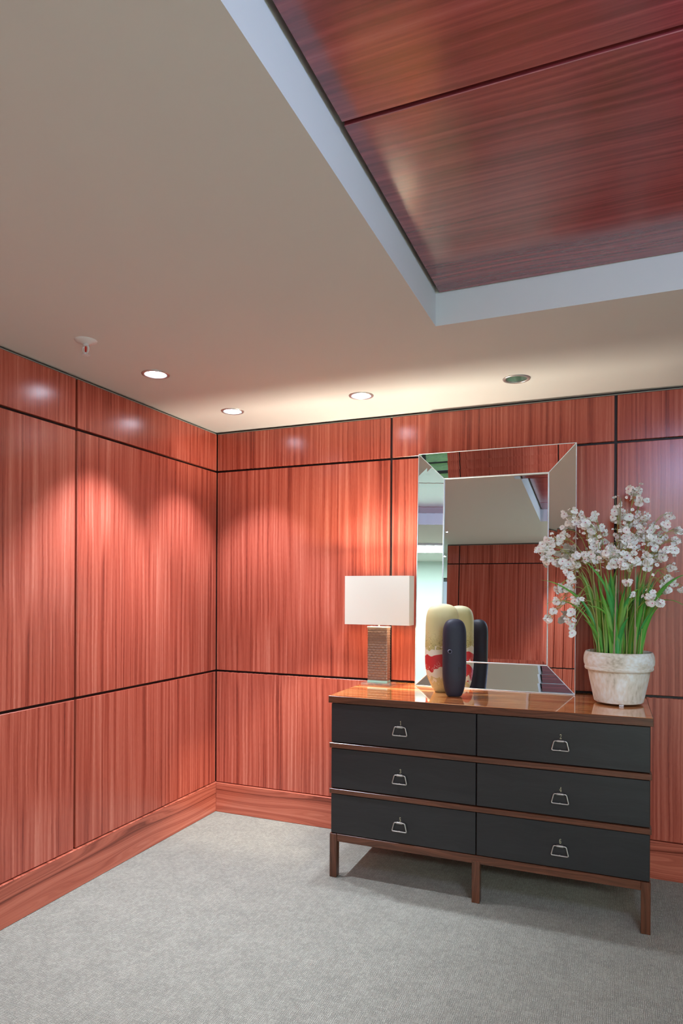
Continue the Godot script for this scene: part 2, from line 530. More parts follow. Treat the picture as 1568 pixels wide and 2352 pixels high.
# ------------------------------------------------------------------ materials
func make_materials() -> void:
	var wood := wood_texture(1024, [Color(0.46, 0.20, 0.16), Color(0.63, 0.285, 0.215), Color(0.715, 0.352, 0.272), Color(0.775, 0.42, 0.335), Color(0.84, 0.52, 0.43)], 11, 0.03, [0.36, 0.80, 0.28, 0.14])
	var ribbon := wood_texture(1024, [Color(0.44, 0.21, 0.19), Color(0.53, 0.27, 0.235), Color(0.62, 0.34, 0.29), Color(0.70, 0.42, 0.36)], 31, 0.08, [0.40, 0.80, 0.35, 0.16])
	var walnut := wood_texture(512, [Color(0.30, 0.19, 0.13), Color(0.42, 0.27, 0.19), Color(0.52, 0.34, 0.25)], 35, 0.2, [0.5, 0.6, 0.4, 0.3])
	var flame := wood_texture(512, [Color(0.46, 0.22, 0.16), Color(0.68, 0.36, 0.28), Color(0.77, 0.44, 0.35), Color(0.83, 0.52, 0.43)], 45, 0.5, [0.75, 0.45, 0.35, 0.25])
	var zebra := wood_texture(512, [Color(0.56, 0.28, 0.13), Color(0.74, 0.43, 0.22), Color(0.86, 0.57, 0.33), Color(0.94, 0.70, 0.46)], 51, 0.10, [0.8, 1.5, 0.5, 0.2])
	for i in 3:
		var m := mat([Color(0.97, 0.95, 0.94), Color(1.0, 1.0, 1.0), Color(0.95, 0.92, 0.91)][i], 0.23)
		m.albedo_texture = wood
		m.uv1_scale = Vector3(1.0 / 1.25, 1.0 / 2.4, 1)
		m.metallic_specular = 0.49
		M["wood%d" % i] = m
	var cw := mat(Color(0.97, 0.78, 0.92), 0.20)
	cw.albedo_texture = ribbon
	cw.uv1_scale = Vector3(1.0 / 1.6, 1.0 / 3.2, 1)
	cw.metallic_specular = 0.8
	cw.clearcoat_enabled = true
	cw.clearcoat = 0.6
	cw.clearcoat_roughness = 0.2
	M.coffer_wood = cw
	var bb := mat(Color(1.0, 0.95, 0.92), 0.25)
	bb.albedo_texture = flame
	bb.uv1_scale = Vector3(1.0 / 0.42, 1.0 / 5.4, 1)
	M.base_wood = bb
	M.groove = mat(Color(0.12, 0.055, 0.045), 0.5)
	var tp := mat(Color(1.0, 0.96, 0.90), 0.10)
	tp.albedo_texture = zebra
	tp.uv1_scale = Vector3(1.0 / 0.55, 1.0 / 1.6, 1)
	tp.clearcoat_enabled = true
	tp.clearcoat = 1.0
	tp.clearcoat_roughness = 0.02
	M.top_wood = tp
	var dk := mat(Color(0.86, 0.80, 0.78), 0.25)
	dk.albedo_texture = walnut
	dk.uv1_scale = Vector3(1.0 / 0.5, 1.0 / 1.6, 1)
	M.dark_wood = dk
	var dr := mat(Color(1, 1, 1), 0.38)
	dr.albedo_texture = wood_texture(256, [Color(0.118, 0.113, 0.115), Color(0.143, 0.138, 0.140), Color(0.168, 0.163, 0.165)], 71, 0.1, [0.6, 0.3, 0.5, 0.3])
	dr.uv1_scale = Vector3(1.0 / 0.4, 1.0 / 0.8, 1)
	M.drawer = dr
	var ct := carpet_textures()
	var cp := mat(Color(0.80, 0.79, 0.765), 0.95)
	cp.albedo_texture = ct[0]
	cp.heightmap_enabled = true
	cp.heightmap_texture = ct[1]
	cp.heightmap_scale = 0.35
	cp.uv1_scale = Vector3(1.0 / 0.82, 1.0 / 0.82, 1)
	cp.metallic_specular = 0.2
	M.carpet = cp
	M.paint = mat(Color(0.845, 0.838, 0.808), 0.85)
	M.paint.metallic_specular = 0.3
	M.hall_paint = mat(Color(0.82, 0.88, 0.84), 0.7)
	M.nickel = mat(Color(0.80, 0.80, 0.79), 0.28, 0.75)
	M.reflector = mat(Color(0.70, 0.80, 0.75), 0.22, 0.55)
	M.reflector_lit = mat(Color(0.9, 0.9, 0.92), 0.3, 1.0)
	M.white_metal = mat(Color(0.86, 0.86, 0.86), 0.45)
	M.edge_metal = mat(Color(0.62, 0.62, 0.58), 0.4)
	M.lens = mat(Color(0.9, 0.9, 0.95), 0.3)
	M.lens.emission_enabled = true
	M.lens.emission = Color(0.90, 0.93, 1.0)
	M.lens.emission_energy_multiplier = 60.0
	M.panel_glow = mat(Color(0.9, 0.9, 0.9), 0.5)
	M.panel_glow.emission_enabled = true
	M.panel_glow.emission = Color(0.92, 0.97, 1.0)
	M.panel_glow.emission_energy_multiplier = 2.2
	M.glass_mirror = mat(Color(0.90, 0.92, 0.91), 0.0, 1.0)
	M.edge_glass = mat(Color(0.86, 0.90, 0.91), 0.35, 0.6)
	M.steel = mat(Color(0.74, 0.72, 0.69), 0.35, 0.85)
	M.white = mat(Color(0.88, 0.87, 0.85), 0.5)

# ------------------------------------------------------------------ setting
func build_pendant() -> void:
	var t := thing("pendant_light", "round opal glass ceiling lamp hung in the wooden coffer", "ceiling light", Vector3(2.95, COFFER, 2.75))
	var can := MB.new()
	can.lathe([Vector2(0.0, -0.022), Vector2(0.07, -0.022), Vector2(0.08, -0.014), Vector2(0.08, 0.0)], 32)
	can.tube([Vector3(0, -0.02, 0), Vector3(0, -0.07, 0)], 0.012, 12)
	obj("canopy", can, M.nickel, t)
	var dome := MB.new()
	dome.lathe([Vector2(0.0, -0.21), Vector2(0.09, -0.206), Vector2(0.165, -0.188), Vector2(0.215, -0.15), Vector2(0.225, -0.105), Vector2(0.20, -0.07), Vector2(0.0, -0.06)], 40)
	var g := mat(Color(0.9, 0.92, 0.95), 0.3)
	g.emission_enabled = true
	g.emission = Color(0.70, 0.79, 1.0)
	g.emission_energy_multiplier = 23.0
	obj("lamp_globe", dome, g, t)
	var o := OmniLight3D.new()
	o.name = "glow"
	t.add_child(o)
	o.position = Vector3(0, -0.13, 0)
	o.light_size = 0.06
	o.light_color = Color(0.70, 0.78, 1.0)
	o.light_energy = 0.10
	o.omni_range = 12.0
	o.omni_attenuation = 2.0
	o.shadow_enabled = true

func build_floor() -> void:
	var b := MB.new()
	b.box(Vector3(-2.2, -0.1, -0.3), Vector3(5.4, 0.0, 6.9))
	struct(obj("floor", b, M.carpet), "grey woven loop carpet covering the whole floor", "carpet")

func build_ceiling() -> void:
	var b := MB.new()
	var xs := [-2.0, 0.304, 0.424, 1.092, 1.212, 1.735, 1.881, 2.001, 2.12, 2.24, 4.60, 5.2]
	var zs := [-0.1, 0.342, 0.462, 1.03, 1.15, 1.155, 2.41, 2.53, 3.45, 3.79, 3.91, 4.29, 4.41, 6.7]
	var holes := {Vector2i(1, 1): Vector2(0.364, 0.402), Vector2i(3, 1): Vector2(1.152, 0.416), Vector2i(6, 1): Vector2(1.941, 0.400), Vector2i(1, 3): Vector2(0.366, 1.090), Vector2i(1, 6): Vector2(0.366, 2.470), Vector2i(1, 9): Vector2(0.366, 3.850), Vector2i(8, 11): Vector2(2.180, 4.350)}
	for i in xs.size() - 1:
		for j in zs.size() - 1:
			if i >= 5 and i <= 9 and j >= 5 and j <= 7:
				continue                                     # the coffer
			var lo := Vector3(xs[i], H, zs[j])
			var hi := Vector3(xs[i + 1], H, zs[j + 1])
			if holes.has(Vector2i(i, j)):
				var c: Vector2 = holes[Vector2i(i, j)]
				var K := 40
				for k in K:
					var q := []
					for e in [k, k + 1]:
						var a: float = TAU * e / K + 0.0
						var d := Vector2(cos(a), sin(a))
						q.append(Vector3(c.x + d.x * 0.051, H, c.y + d.y * 0.051))
						# the square's outline along the same ray
						var tx: float = ((hi.x if d.x > 0 else lo.x) - c.x) / d.x if absf(d.x) > 1e-6 else 1e9
						var tz: float = ((hi.z if d.y > 0 else lo.z) - c.y) / d.y if absf(d.y) > 1e-6 else 1e9
						var tt := minf(tx, tz)
						q.append(Vector3(c.x + d.x * tt, H, c.y + d.y * tt))
					b.quad(q[0], q[1], q[3], q[2], Vector3.DOWN)
				for sx in [lo.x, hi.x]:                          # corners that the rays cut off
					for sz in [lo.z, hi.z]:
						var s := Vector3(sx, H, sz)
						var best := []
						for k in K:
							var a := TAU * k / K
							var d := Vector2(cos(a), sin(a))
							var e := Vector2(cos(TAU * (k + 1) / K), sin(TAU * (k + 1) / K))
							var cs := Vector2(sx - c.x, sz - c.y)
							if d.cross(cs) >= 0 and cs.cross(e) > 0 and d.dot(cs) > 0:
								best = [d, e]
						if best.size() == 2:
							var p := []
							for d in best:
								var tx: float = ((hi.x if d.x > 0 else lo.x) - c.x) / d.x if absf(d.x) > 1e-6 else 1e9
								var tz: float = ((hi.z if d.y > 0 else lo.z) - c.y) / d.y if absf(d.y) > 1e-6 else 1e9
								var tt := minf(tx, tz)
								p.append(Vector3(c.x + d.x * tt, H, c.y + d.y * tt))
							b.tri(p[0], s, p[1], Vector3.DOWN)
			else:
				b.quad(lo, Vector3(hi.x, H, lo.z), hi, Vector3(lo.x, H, hi.z), Vector3.DOWN)
	# sides of the coffer
	var T := 2.70
	b.quad(Vector3(1.735, H, 1.155), Vector3(1.735, T, 1.155), Vector3(1.735, T, 3.45), Vector3(1.735, H, 3.45), Vector3.RIGHT)
	b.quad(Vector3(4.60, H, 1.155), Vector3(4.60, T, 1.155), Vector3(4.60, T, 3.45), Vector3(4.60, H, 3.45), Vector3.LEFT)
	b.quad(Vector3(1.735, H, 1.155), Vector3(1.735, T, 1.155), Vector3(4.60, T, 1.155), Vector3(4.60, H, 1.155), Vector3.BACK)
	b.quad(Vector3(1.735, H, 3.45), Vector3(1.735, T, 3.45), Vector3(4.60, T, 3.45), Vector3(4.60, H, 3.45), Vector3.FORWARD)
	b.box(Vector3(-2.2, 2.70, -0.3), Vector3(5.4, 2.85, 6.9))    # the slab above
	var c := obj("ceiling", b, M.paint)
	struct(c, "smooth off-white plaster ceiling with a rectangular recess", "ceiling")
	var back := MB.new()
	back.box(Vector3(1.737, COFFER + 0.034, 1.157), Vector3(4.598, COFFER + 0.05, 3.448))
	obj("backing", back, mat(Color(0.05, 0.04, 0.045), 0.7), c)
	var cuts := [1.160, 2.141, 3.120, 3.445]
	for i in 3:
		var p := MB.new()
		p.swap = true
		p.off = Vector2(0.37 * i + 0.2, -1.70 + 0.12 * i)
		p.box(Vector3(1.750, COFFER, cuts[i] + (0.0 if i == 0 else 0.007)), Vector3(4.590, COFFER + 0.032, cuts[i + 1] - (0.007 if i < 2 else 0.0)), 0.0015)
		obj("panel", p, M.coffer_wood, c)

# one panelled face. ax 0: across x = plane, runs along z; ax 2: across z = plane, runs along x. out: which way it faces
func panelled(parent: Node3D, ax: int, plane: float, out: float, cuts: Array, sd: int) -> void:
	var rows := [[0.1915, 0.9015], [0.9145, 2.1880], [2.2010, 2.4345]]
	var r := RandomNumberGenerator.new()
	r.seed = sd
	for i in cuts.size() - 1:
		var a: float = cuts[i] + (0.0068 if i > 0 else 0.003)
		var z: float = cuts[i + 1] - (0.0068 if i < cuts.size() - 2 else 0.0)
		for k in 3:
			var b := MB.new()
			var len: float = rows[k][1] - rows[k][0]
			b.off = Vector2(r.randf() * 1.25, rows[k][1] + 0.04 + r.randf() * (2.32 - len))
			var lo := Vector3(a, rows[k][0], plane - 0.018 if out > 0 else plane)
			var hi := Vector3(z, rows[k][1], plane if out > 0 else plane + 0.018)
			if ax == 0:
				lo = Vector3(lo.z, lo.y, lo.x)
				hi = Vector3(hi.z, hi.y, hi.x)
			b.box(lo, hi, 0.0014)
			obj("panel", b, M["wood%d" % r.randi_range(0, 2)], parent)
	var e := MB.new()
	var lo := Vector3(cuts[0], 2.4365, plane - 0.018 if out > 0 else plane + 0.003)
	var hi := Vector3(cuts[-1], 2.4405, plane - 0.003 if out > 0 else plane + 0.018)
	if ax == 0:
		lo = Vector3(lo.z, lo.y, lo.x)
		hi = Vector3(hi.z, hi.y, hi.x)
	e.box(lo, hi)
	obj("edge_trim", e, M.edge_metal, parent)

func baseboard(called: String, lo: Vector3, hi: Vector3, label: String) -> void:
	var b := MB.new()
	b.swap = true
	b.off = Vector2(0.13 + lo.x, 0.2)
	b.box(lo, hi, 0.0025)
	struct(obj(called, b, M.base_wood), label, "baseboard")

func build_walls() -> void:
	var b := MB.new()
	b.box(Vector3(-0.2, 0, -0.2), Vector3(5.2, 2.70, -0.018))
	var w := struct(obj("wall_back", b, M.groove), "mahogany panelled wall behind the dresser", "wall") as Node3D
	panelled(w, 2, 0.0, 1.0, [0.002, 1.1834, 2.3845, 3.585, 5.0], 5)
	b = MB.new()
	b.box(Vector3(-0.2, 0, -0.018), Vector3(-0.018, 2.70, 4.2))
	w = struct(obj("wall_left", b, M.groove), "mahogany panelled wall on the left of the corner", "wall")
	panelled(w, 0, 0.0, 1.0, [0.0, 1.2092, 2.41, 3.61, 4.2], 9)
	baseboard("baseboard_back", Vector3(0.010, 0, -0.018), Vector3(5.0, 0.187, 0.010), "wide mahogany baseboard under the back wall panels")
	baseboard("baseboard_left", Vector3(-0.018, 0, -0.018), Vector3(0.010, 0.187, 4.2), "wide mahogany baseboard under the left wall panels")
	# the partition opposite, seen in the mirror
	b = MB.new()
	b.box(Vector3(0.46, 0, 4.868), Vector3(2.36, H, 5.0))
	w = struct(obj("wall_front", b, M.groove), "panelled partition wall opposite the dresser, seen in the mirror", "wall")
	panelled(w, 2, 4.85, -1.0, [0.46, 0.62, 1.83, 2.36], 15)
	baseboard("baseboard_front", Vector3(0.46, 0, 4.838), Vector3(2.36, 0.187, 4.868), "wide mahogany baseboard under the partition opposite")

func build_hall() -> void:
	var b := MB.new()
	b.box(Vector3(5.0, 0, -0.2), Vector3(5.2, 2.70, 6.7))
	struct(obj("wall_right", b, M.hall_paint), "pale painted side wall of the hall", "wall")
	b = MB.new()
	b.box(Vector3(-2.0, 0, 4.0), Vector3(-0.2, 2.70, 4.2))
	struct(obj("wall_entry", b, M.hall_paint), "pale painted wall of the hall next to the window", "wall")
	b = MB.new()
	b.box(Vector3(-2.0, 0, 4.0), Vector3(-1.8, 2.70, 6.7))
	struct(obj("wall_side", b, M.hall_paint), "pale painted end wall of the hall", "wall")
	b = MB.new()
	b.box(Vector3(-2.0, 0, 6.5), Vector3(-1.5, 2.70, 6.7))
	b.box(Vector3(0.3, 0, 6.5), Vector3(5.2, 2.70, 6.7))
	b.box(Vector3(-1.5, 0, 6.5), Vector3(0.3, 0.35, 6.7))
	b.box(Vector3(-1.5, 2.2, 6.5), Vector3(0.3, 2.70, 6.7))
	struct(obj("wall_far", b, M.hall_paint), "pale painted wall of the hall with a window onto a lawn", "wall")
	var fr := MB.new()
	for x in [-1.5, -0.92, -0.32, 0.25]:
		fr.box(Vector3(x, 0.35, 6.56), Vector3(x + 0.05, 2.2, 6.62), 0.003)
	for y in [0.35, 0.72, 1.45, 2.15]:
		fr.box(Vector3(-1.5, y, 6.562), Vector3(0.3, y + 0.05, 6.618), 0.003)
	var w := struct(obj("window_1", fr, mat(Color(0.12, 0.12, 0.12), 0.4)), "dark framed window looking onto a lawn", "window") as Node3D
	var glass := mat(Color(0.9, 0.95, 0.95, 0.06), 0.02)
	glass.transparency = BaseMaterial3D.TRANSPARENCY_ALPHA
	for i in 3:
		for j in 3:
			var p := MB.new()
			var x: float = [-1.45, -0.87, -0.27][i]
			var y: float = [0.40, 0.77, 1.50][j]
			p.box(Vector3(x, y, 6.586), Vector3([-0.92, -0.32, 0.25][i], [0.72, 1.45, 2.15][j], 6.592))
			obj("pane", p, glass, w)
	var g := MB.new()
	g.box(Vector3(-14, -0.15, 6.7), Vector3(14, -0.05, 30))
	var gm := mat(Color(1, 1, 1), 0.9)
	gm.albedo_texture = blotch_texture(256, [Color(0.36, 0.50, 0.10), Color(0.52, 0.68, 0.16), Color(0.66, 0.80, 0.25)], 81, 0.03, [0.8, 0.8])
	gm.uv1_scale = Vector3(0.5, 0.5, 1)
	struct(obj("ground", g, gm), "sunny green lawn outside the window", "lawn")

# ------------------------------------------------------------------ dresser
func build_dresser() -> void:
	var t := thing("dresser", "low six-drawer dresser with black drawer fronts, brown rails and square legs", "dresser", Vector3(1.797, 0, 0.3))
	var X0 := -0.728
	var X1 := 0.727
	var Zb := -0.280
	var Zf := 0.312
	var top := MB.new()
	top.swap = true
	top.off = Vector2(0.1, 0.80)
	top.box(Vector3(-0.735, 0.8705, -0.284), Vector3(0.733, 0.905, 0.316), 0.0018)
	obj("top", top, M.top_wood, t)
	var edge := MB.new()                                              # the dark edge banding round the top
	edge.swap = true
	edge.off = Vector2(0.33, 0.79)
	edge.box(Vector3(-0.7358, 0.8700, 0.3135), Vector3(0.7338, 0.9040, 0.3172), 0.0012)
	edge.box(Vector3(-0.7364, 0.8700, -0.284), Vector3(-0.7345, 0.9040, 0.3150), 0.0006)
	edge.box(Vector3(0.7325, 0.8700, -0.284), Vector3(0.7344, 0.9040, 0.3150), 0.0006)
	obj("edge_band", edge, M.dark_wood, t)
	var body := MB.new()
	body.box(Vector3(X0 + 0.002, 0.218, Zb), Vector3(X0 + 0.022, 0.8705, 0.288), 0.001)
	body.box(Vector3(X1 - 0.022, 0.218, Zb), Vector3(X1 - 0.002, 0.8705, 0.288), 0.001)
	body.box(Vector3(X0 + 0.022, 0.2175, Zb), Vector3(X1 - 0.022, 0.232, 0.285))
	body.box(Vector3(X0 + 0.022, 0.232, Zb), Vector3(X1 - 0.022, 0.8705, Zb + 0.012))
	body.box(Vector3(-0.009, 0.232, Zb + 0.012), Vector3(0.009, 0.8705, 0.280))
	obj("body", body, M.dark_wood, t)
	for y in [[0.6455, 0.6705], [0.4185, 0.4420]]:
		var r := MB.new()
		r.swap = true
		r.off = Vector2(y[0], 0.79)
		r.box(Vector3(X0 - 0.002, y[0], 0.255), Vector3(X1 + 0.002, y[1], 0.3150), 0.0015)
		obj("rail", r, M.dark_wood, t)
	for z in [[0.282, 0.309], [-0.278, -0.255]]:
		var r := MB.new()
		r.swap = true
		r.off = Vector2(0.2, 0.79)
		r.box(Vector3(X0 + 0.0375, 0.1795, z[0]), Vector3(X1 - 0.0375, 0.2165, z[1]), 0.0015)
		obj("apron", r, M.dark_wood, t)
	for x in [X0, -0.018, X1 - 0.037]:
		for z in [0.2755, -0.281]:
			var l := MB.new()
			l.off = Vector2(x, z)
			var mid: bool = x == -0.018
			l.box(Vector3(x, 0.0, z), Vector3(x + 0.037, 0.1925 if mid else 0.2170, z + 0.037), 0.0015)
			obj("leg", l, M.dark_wood, t)
	var font := SystemFont.new()
	font.font_names = PackedStringArray(["Droid Serif"])
	var num_mat := mat(Color(0.80, 0.77, 0.62), 0.4, 0.3)
	var handle_mesh := handle_shape()
	var mount := MB.new()
	mount.tube([Vector3(-0.0145, 0, 0), Vector3(-0.0135, 0, 0), Vector3(0.0135, 0, 0), Vector3(0.0145, 0, 0)], [0.0045, 0.0055, 0.0055, 0.0045], 16)
	mount.box(Vector3(-0.0125, -0.003, -0.0095), Vector3(0.0125, 0.003, 0.0), 0.001)
	var mount_mesh := mount.mesh()
	var ys := [[0.6745, 0.8665, 0.7603], [0.4460, 0.6420, 0.5290], [0.2200, 0.4150, 0.3018]]
	for row in 3:
		for side in 2:
			var y0: float = ys[row][0]
			var y1: float = ys[row][1]
			var x0: float = -0.7225 if side == 0 else 0.0025
			var x1: float = -0.0025 if side == 0 else 0.7225
			var d := MB.new()
			d.swap = true
			d.off = Vector2(0.31 * row + 0.1 * side, 0.745 if side == 0 else 0.03)
			d.box(Vector3(x0, y0, 0.284), Vector3(x1, y1, 0.308), 0.0016)
			var dn := obj("drawer", d, M.drawer, t)
			var hx: float = (1.4335 if side == 0 else 2.1635) - 1.797
			var hy: float = ys[row][2]
			var hd := inst("handle", handle_mesh, M.steel, dn)
			hd.position = Vector3(hx, hy + 0.0165, 0.3175)
			hd.rotation.x = -0.04
			var mo := inst("handle_mount", mount_mesh, M.steel, dn)
			mo.position = Vector3(hx, hy + 0.0165, 0.3175)
			var tm := TextMesh.new()
			tm.font = font
			tm.font_size = 32
			tm.pixel_size = 0.0205 / 24.0
			tm.depth = 0.0008
			tm.text = str(row * 2 + side + 1)
			var nm := inst("drawer_number", tm, num_mat, dn)
			nm.scale = Vector3(0.62, 1.0, 1.0)
			nm.position = Vector3(hx + 0.001, hy + (0.0345 if row < 2 or side == 1 else 0.030), 0.3084)

func handle_shape() -> ArrayMesh:
	var b := MB.new()
	var path := []
	var corners := [Vector3(-0.012, 0.0, 0), Vector3(-0.0262, 0.0005, 0), Vector3(-0.0365, -0.0405, 0.002), Vector3(0.0365, -0.0405, 0.002), Vector3(0.0262, 0.0005, 0), Vector3(0.012, 0.0, 0)]
	path.append(corners[0])
	for i in range(1, 5):
		var p: Vector3 = corners[i]
		var a: Vector3 = p + (corners[i - 1] - p).normalized() * 0.007
		var c: Vector3 = p + (corners[i + 1] - p).normalized() * 0.007
		for k in 6:
			var s := k / 5.0
			path.append(a.lerp(p, s).lerp(p.lerp(c, s), s))
	path.append(corners[5])
	b.tube(path, 0.0029, 10)
	b.tube([Vector3(-0.003, -0.0388, 0.002), Vector3(0.003, -0.0388, 0.002)], 0.0028, 8)
	return b.mesh()

# ------------------------------------------------------------------ mirror
func build_mirror() -> void:
	var t := thing("mirror", "large rectangular mirror with a wide dished frame of mirror strips, leaning on the wall", "mirror", Vector3(1.7795, 0.9055, 0.066))
	t.rotation = Vector3(-deg_to_rad(2.45), deg_to_rad(0.40), 0.0)
	var W := 0.418
	var Ht := 1.292
	var F := 0.139
	var tilts := [tan(deg_to_rad(14.9)), tan(deg_to_rad(14.2)), tan(deg_to_rad(13.5))]
	# rectangles (inset, z) from the outer edge inwards
	var rings := []
	var z := 0.036
	rings.append([0.0, z])
	for k in 3:
		z -= F / 3.0 * tilts[k]
		rings.append([F * (k + 1) / 3.0, z])
	var back := MB.new()
	back.box(Vector3(-W + 0.004, 0.004, -0.006), Vector3(W - 0.004, Ht - 0.004, z - 0.004))
	for s in 4:                                                        # a slim body under the sloping strips
		var c := corner(W, Ht, 0.0, s)
		var d := corner(W, Ht, 0.0, (s + 1) % 4)
		var c2 := corner(W, Ht, F, s)
		var d2 := corner(W, Ht, F, (s + 1) % 4)
		var o := (c + d) * 0.5 - Vector3(0, Ht * 0.5, 0)
		back.quad(c + Vector3(0, 0, -0.006), d + Vector3(0, 0, -0.006), d + Vector3(0, 0, 0.0355), c + Vector3(0, 0, 0.0355), o)
		back.quad(c + Vector3(0, 0, 0.0352), d + Vector3(0, 0, 0.0352), d2 + Vector3(0, 0, z - 0.002), c2 + Vector3(0, 0, z - 0.002), Vector3.BACK)
	obj("backing", back, mat(Color(0.55, 0.57, 0.58), 0.4), t)
	for s in 4:
		for k in 3:
			var b := MB.new()
			var p := []
			for e in [[s, k], [(s + 1) % 4, k], [(s + 1) % 4, k + 1], [s, k + 1]]:
				var c := corner(W, Ht, rings[e[1]][0], e[0])
				p.append(Vector3(c.x, c.y, rings[e[1]][1]))
			b.quad(p[0], p[1], p[2], p[3], Vector3.BACK)
			obj("frame_strip", b, M.glass_mirror, t)
	# centre glass with a bevelled rim
	var bz := z - 0.0020
	var bw := 0.024
	for s in 4:
		var b := MB.new()
		var c := corner(W, Ht, F, s)
		var d := corner(W, Ht, F, (s + 1) % 4)
		var e := corner(W, Ht, F + bw, (s + 1) % 4)
		var f := corner(W, Ht, F + bw, s)
		b.quad(Vector3(c.x, c.y, bz - 0.0010), Vector3(d.x, d.y, bz - 0.0010), Vector3(e.x, e.y, bz), Vector3(f.x, f.y, bz), Vector3.BACK)
		obj("bevel", b, M.glass_mirror, t)
	var g := MB.new()
	var q := []
	for s in 4:
		var c := corner(W, Ht, F + bw, s)
		q.append(Vector3(c.x, c.y, bz))
	g.quad(q[0], q[1], q[2], q[3], Vector3.BACK)
	obj("mirror_glass", g, M.glass_mirror, t)
	# ground glass edges that catch the light: inner rim, mitres, outer rim
	for s in 4:
		var c := corner(W, Ht, F, s)
		var d := corner(W, Ht, F, (s + 1) % 4)
		var b := MB.new()
		b.tube([Vector3(c.x, c.y, z), Vector3(d.x, d.y, z)], 0.0034, 8)
		obj("edge_strip", b, M.edge_glass, t)
		var c0 := corner(W, Ht, 0.0, s)
		var d0 := corner(W, Ht, 0.0, (s + 1) % 4)
		b = MB.new()
		b.tube([Vector3(c0.x, c0.y, 0.0355), Vector3(d0.x, d0.y, 0.0355)], 0.0020, 8)
		obj("edge_strip", b, M.edge_glass, t)
		b = MB.new()
		b.tube([Vector3(c0.x, c0.y, rings[0][1]), Vector3(c.x, c.y, z)], 0.0020, 8)
		obj("edge_strip", b, M.edge_glass, t)

func corner(W: float, Ht: float, inset: float, k: int) -> Vector3:
	return Vector3((-W + inset) if k == 0 or k == 3 else (W - inset), inset if k < 2 else Ht - inset, 0)

